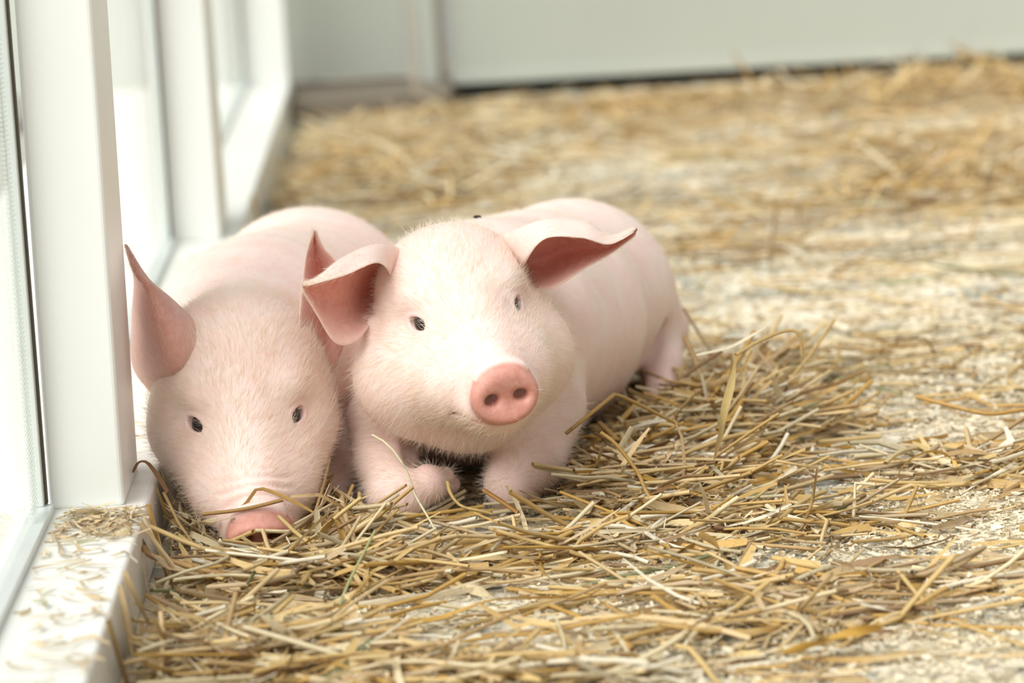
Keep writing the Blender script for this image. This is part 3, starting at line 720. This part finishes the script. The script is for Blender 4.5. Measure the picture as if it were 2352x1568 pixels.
YN = 3.75
near = [make(1700, 2.15, YN, dn_near, (0.05, 0.2), (0.0026, 0.0056), 0, tilt_s=0.22), make(2300, 2.15, YN, dn_near, (0.03, 0.14), (0.0028, 0.009), 1, tilt_s=0.24, kinkp=0.45, curve=1.0),
        make(6000, 2.15, YN, dn_near, (0.015, 0.06), (0.0006, 0.0018), 1, tilt_s=0.3, curve=1.6, K=4, pale=0.25)]
far = [make(850, YN, 6.38, dn_far, (0.07, 0.24), (0.003, 0.0055), 0, tilt_s=0.2, K=4), make(1600, YN, 6.38, dn_far, (0.05, 0.2), (0.003, 0.008), 1, tilt_s=0.3, K=4, curve=0.9)]
bulk('straw_bedding', near, 'tangled golden straw bedding spread around the piglets', 'straw', M['straw'])
bulk('straw_bedding', far, 'loose straw covering the floor towards the back wall', 'straw', M['straw'])
shav = [make(44000, 2.1, YN, dn_shav, (0.003, 0.014), (0.0014, 0.006), 1, layer=0.6, tilt_s=0.9, K=3, kinkp=0, curve=2.5, pale=0.75), make(20000, YN, 6.35, dn_shav, (0.006, 0.02), (0.003, 0.008), 1, layer=0.4, tilt_s=0.4, K=3, kinkp=0, curve=2, pale=0.6)]
bulk('wood_shavings', shav, 'pale wood shavings strewn over the concrete floor', 'wood shavings', M['straw'])
# litter on the sill
def sill_litter():
    n = 420; x = rng.uniform(-0.33, XE - 0.004, n); y = np.concatenate([rng.normal(2.755, 0.035, 230), rng.uniform(2.2, 2.8, 110), rng.uniform(3.0, 4.2, 80)])
    L = rng.uniform(0.006, 0.042, n); w = rng.uniform(0.001, 0.0045, n); z = ZL + rng.random(n) * 0.006 * np.exp(-((y - 2.77) / 0.05) ** 2)
    p = settle(centrelines(x, y, z, L, rng.uniform(0, 6, n), rng.normal(0, 0.15, n), rng.normal(0, 1.2, n), np.zeros(n), 4), w)
    ok = (p[..., 0] > XG + 0.018).all(1) & ~((p[..., 1] > 2.812) & (p[..., 1] < 2.98)).any(1) & free_of_pigs(p); v, q, fb, pp = sweep(p[ok], w[ok], 1); return (v, q, fb, pp, tints(ok.sum(), 0.35))
bulk('straw_chaff', [sill_litter()], 'short straw chaff littering the white sill by the post', 'straw', M['straw'])

# ------------------------------------------------------------------ single stalks
def stalk_object(p, w, kind, tint, label, group=None, mesh=None):
    """one stalk as an object of its own; p (K,3) world centreline"""
    c = p.mean(0)
    v, q, fb, pp = sweep((p - c)[None], np.array([w]), kind); me = np_mesh('straw_stalk', v, q)
    a = me.attributes.new('fibre', 'FLOAT_VECTOR', 'POINT'); a.data.foreach_set('vector', fb.astype(np.float32).ravel()); me.shade_smooth()
    o = link('straw_stalk', me, M['straw1'], label=label, cat='straw', group=group); o.location = c; o.color = (*tint, 1.0); return o
def hero(pts, w, kind, rgb, label, K=12):
    stalk_object(catmull(np.array([P(*c) for c in pts]), K), w, kind, srgb(*rgb)[:3], label)

hero([(855, 998, 2.90), (893, 1022, 2.89), (925, 1065, 2.885), (945, 1110, 2.88), (955, 1140, 2.878), (985, 1190, 2.865), (1010, 1240, 2.845), (1042, 1335, 2.80)], 0.0022, 0, (240, 234, 200), 'thin pale stem leaning up in front of the folded front leg')
hero([(540, 1180, 2.84), (570, 1150, 2.835), (593, 1122, 2.83), (640, 1135, 2.83), (700, 1165, 2.83), (760, 1200, 2.83)], 0.0034, 1, (212, 176, 112), 'bent golden stalk arching over the buried snout')
hero([(465, 1180, 2.835), (540, 1172, 2.83), (600, 1160, 2.828), (650, 1147, 2.83)], 0.0042, 0, (176, 138, 80), 'brown stalk lying straight across the buried snout')
hero([(740, 1215, 2.80), (775, 1185, 2.80), (800, 1165, 2.80), (830, 1142, 2.80)], 0.0048, 0, (224, 196, 134), 'short thick stalk with a frayed end pointing at the folded leg')
hero([(735, 1225, 2.78), (760, 1200, 2.785), (772, 1193, 2.785), (790, 1235, 2.775), (825, 1290, 2.765)], 0.0068, 1, (180, 144, 80), 'folded brown blade bent like a roof in the snout heap')
hero([(1028, 1106, 2.90), (1036, 1135, 2.89), (1060, 1162, 2.885), (1100, 1172, 2.88), (1130, 1180, 2.88)], 0.0036, 0, (204, 174, 112), 'curved golden stalk between the two front legs')
hero([(1110, 1125, 2.90), (1150, 1150, 2.89), (1190, 1178, 2.88)], 0.0045, 0, (186, 136, 66), 'brown stalk under the bent knee of the piglet')
hero([(1300, 995, 2.99), (1350, 955, 3.0), (1400, 915, 3.02), (1418, 907, 3.03), (1480, 935, 3.05), (1560, 975, 3.06)], 0.0044, 0, (192, 156, 92), 'long kinked stalk peaking against the flank of the piglet')
hero([(1380, 993, 2.93), (1410, 1015, 2.925), (1440, 1050, 2.92), (1468, 1090, 2.915), (1485, 1130, 2.905), (1505, 1160, 2.895)], 0.0044, 0, (198, 160, 92), 'upright orange stalk leaning back in the heap by the flank')
hero([(1640, 1055, 2.98), (1655, 1000, 2.99), (1662, 950, 3.0), (1680, 880, 3.02), (1690, 815, 3.03)], 0.0075, 1, (200, 176, 118), 'wide split stalk standing upright in the flank heap')
hero([(1690, 815, 3.06), (1740, 785, 3.08), (1800, 760, 3.1), (1835, 765, 3.1), (1842, 815, 3.1)], 0.0042, 0, (210, 180, 120), 'arched stalk rising highest from the flank heap')
hero([(1600, 815, 3.1), (1680, 795, 3.12), (1760, 750, 3.14)], 0.004, 1, (240, 230, 204), 'bright white blade lying over the flank heap')
hero([(1575, 1145, 2.93), (1600, 1115, 2.935), (1648, 1070, 2.95)], 0.0026, 1, (168, 176, 124), 'short green grass blade in the heap right of the leg')
hero([(1605, 1225, 2.70), (1640, 1245, 2.70), (1660, 1275, 2.695), (1672, 1300, 2.69), (1682, 1355, 2.68)], 0.0072, 1, (188, 156, 96), 'curled brown blade standing up in the near straw')
hero([(1590, 1330, 2.645), (1605, 1330, 2.645), (1612, 1372, 2.64)], 0.0055, 0, (230, 196, 138), 'stubby cut stalk end poking up in the near straw')
hero([(780, 1390, 2.64), (800, 1340, 2.66), (830, 1280, 2.68), (862, 1218, 2.71)], 0.0026, 0, (176, 178, 128), 'thin greenish stem slanting across the front heap')
hero([(910, 1428, 2.56), (1000, 1420, 2.57), (1060, 1400, 2.575), (1130, 1375, 2.58), (1200, 1372, 2.585), (1305, 1370, 2.59)], 0.0062, 1, (202, 162, 84), 'long flat golden blade on the shavings in front')
hero([(1790, 1500, 2.40), (1880, 1475, 2.41), (1960, 1450, 2.42), (2030, 1440, 2.43)], 0.0078, 1, (204, 162, 78), 'broad golden blade lying in the nearest shavings')
hero([(1900, 1122, 2.92), (1990, 1132, 2.915), (2050, 1145, 2.91), (2160, 1130, 2.92)], 0.005, 1, (216, 178, 104), 'flat tan blade on the bare concrete patch')
hero([(2060, 1120, 2.93), (2065, 1085, 2.94), (2090, 1055, 2.95), (2140, 1035, 2.96), (2180, 1048, 2.96), (2200, 1075, 2.95)], 0.0042, 1, (214, 176, 100), 'looped pale blade arching above the open floor')
hero([(2105, 910, 3.16), (2180, 930, 3.14), (2270, 950, 3.13), (2352, 940, 3.14)], 0.005, 0, (206, 164, 92), 'golden stalk crossing the floor near the frame edge')
hero([(1820, 1345, 2.63), (1900, 1320, 2.64), (1970, 1318, 2.64), (2040, 1262, 2.68)], 0.0058, 1, (210, 180, 120), 'bent golden blade with a sharp fold on the open floor')
hero([(305, 1085, 2.90), (318, 1062, 2.90), (338, 1062, 2.90), (362, 1092, 2.895), (385, 1130, 2.885)], 0.004, 1, (150, 112, 74), 'arched brown leaf between the post and the resting piglet')
hero([(330, 1255, 2.74), (345, 1275, 2.735), (400, 1290, 2.73), (480, 1312, 2.72), (560, 1325, 2.72)], 0.0062, 0, (186, 146, 92), 'thick stalk pushed out from the sill corner')
hero([(300, 1203, 2.765), (318, 1230, 2.755), (335, 1262, 2.745)], 0.0045, 1, (86, 92, 66), 'dark green blade lying against the sill corner')
hero([(215, 1178, 2.78), (240, 1190, 2.78), (300, 1208, 2.775)], 0.005, 0, (186, 144, 92), 'brown straw piece lying at the foot of the white post')
hero([(220, 1248, 2.72), (235, 1270, 2.715), (252, 1300, 2.70)], 0.0055, 0, (228, 196, 148), 'pale hollow straw piece on the white sill')
hero([(110, 1340, 2.62), (150, 1310, 2.64), (195, 1268, 2.67)], 0.0014, 0, (196, 150, 96), 'thin brown stem on the white sill')
hero([(160, 1430, 2.52), (210, 1420, 2.53), (270, 1400, 2.55)], 0.003, 1, (190, 150, 100), 'brown blade reaching from the straw onto the sill')
# a crumb of dirt on the back of the piglet
_dq = P(1095, 481, 3.16)
import bmesh
_bm = bmesh.new(); bmesh.ops.create_icosphere(_bm, subdivisions=3, radius=1.0)
for _v in _bm.verts:
    _v.co *= 1 + 0.18 * math.sin(7 * _v.co.x + 3 * _v.co.z) * math.cos(5 * _v.co.y); _v.co.x *= 0.0038; _v.co.y *= 0.003; _v.co.z *= 0.0018
_me = bpy.data.meshes.new('dirt_crumb'); _bm.to_mesh(_me); _bm.free()
_z = np.linspace(300, 150, 1200); _d = pig2.sdf(np.stack([np.full(1200, _dq[0] * 1000), np.full(1200, _dq[1] * 1000), _z], 1)); _zs = _z[int(np.argmax(_d < 0))] / 1000
_o = link('dirt_crumb', _me, M['void'], label='tiny black crumb of dirt on the back of the raised-head piglet', cat='dirt', smooth=True); _o.location = (_dq[0], _dq[1], _zs + 0.001)

ZONES = [((2.6, 2.9), (-0.24, 0.0), 70, 'in the heap under the buried snout', 'stalks heaped before the resting snout'),
         ((2.65, 3.0), (0.0, 0.16), 55, 'before the folded front legs', 'stalks before the front legs'),
         ((3.0, 3.55), (0.12, 0.42), 70, 'in the heap beside the flank', 'stalks beside the flank'),
         ((2.2, 2.62), (-0.22, 0.36), 45, 'in the blurred foreground', 'foreground stalks'),
         ((2.62, 3.1), (0.17, 0.5), 45, 'on the open floor of shavings', 'stalks on the open floor')]
for (ya, yb), (xa, xb), n, lab, grp in ZONES:
    cnt = 0
    while cnt < n:
        k = 60; x = rng.uniform(xa, xb, k); y = rng.uniform(ya, yb, k); h = heap(x, y)
        ok = (rng.random(k) < dn_near(x, y) + 0.02) & (x < 0.148 * y - 0.01); x, y, h = x[ok], y[ok], h[ok]; m_ = len(x)
        if not m_: continue
        L = rng.uniform(0.07, 0.2, m_); w = rng.uniform(0.003, 0.0052, m_); z = 0.004 + h * rng.uniform(0.85, 1.15, m_)
        phi = np.where(rng.random(m_) < 0.6, rng.normal(0.05, 0.5, m_), rng.uniform(0, math.pi, m_))
        p = centrelines(x, y, z, L, phi, rng.normal(0, 0.16, m_), rng.normal(0, 0.5, m_), np.where(rng.random(m_) < 0.3, rng.normal(0, 0.8, m_), 0), 7); ins = (p[..., 0] > XE + 0.003).all(1); p = settle(p, w)
        good = ins & free_of_pigs(p) & off_sill(p); T_ = tints(m_)
        for i in np.flatnonzero(good):
            if cnt >= n: break
            kd = int(rng.random() < 0.45); lum = T_[i].mean(); r_, g_, b_ = T_[i]
            tone = 'greenish' if g_ > r_ * 0.98 else 'cream' if lum > 0.62 else 'brown' if lum < 0.30 else 'golden' if b_ < 0.42 * r_ else 'tan'
            dp = p[i][-1] - p[i][0]; mid = p[i][3] - (p[i][0] + p[i][-1]) / 2
            bent = 'bent' if np.linalg.norm(mid) > 0.14 * np.linalg.norm(dp) else 'straight'
            size = 'long' if L[i] > 0.13 else 'short'
            stalk_object(p[i], w[i], kd, T_[i], ' '.join([size, bent, tone, 'straw blade' if kd else 'straw stalk', lab]), grp); cnt += 1
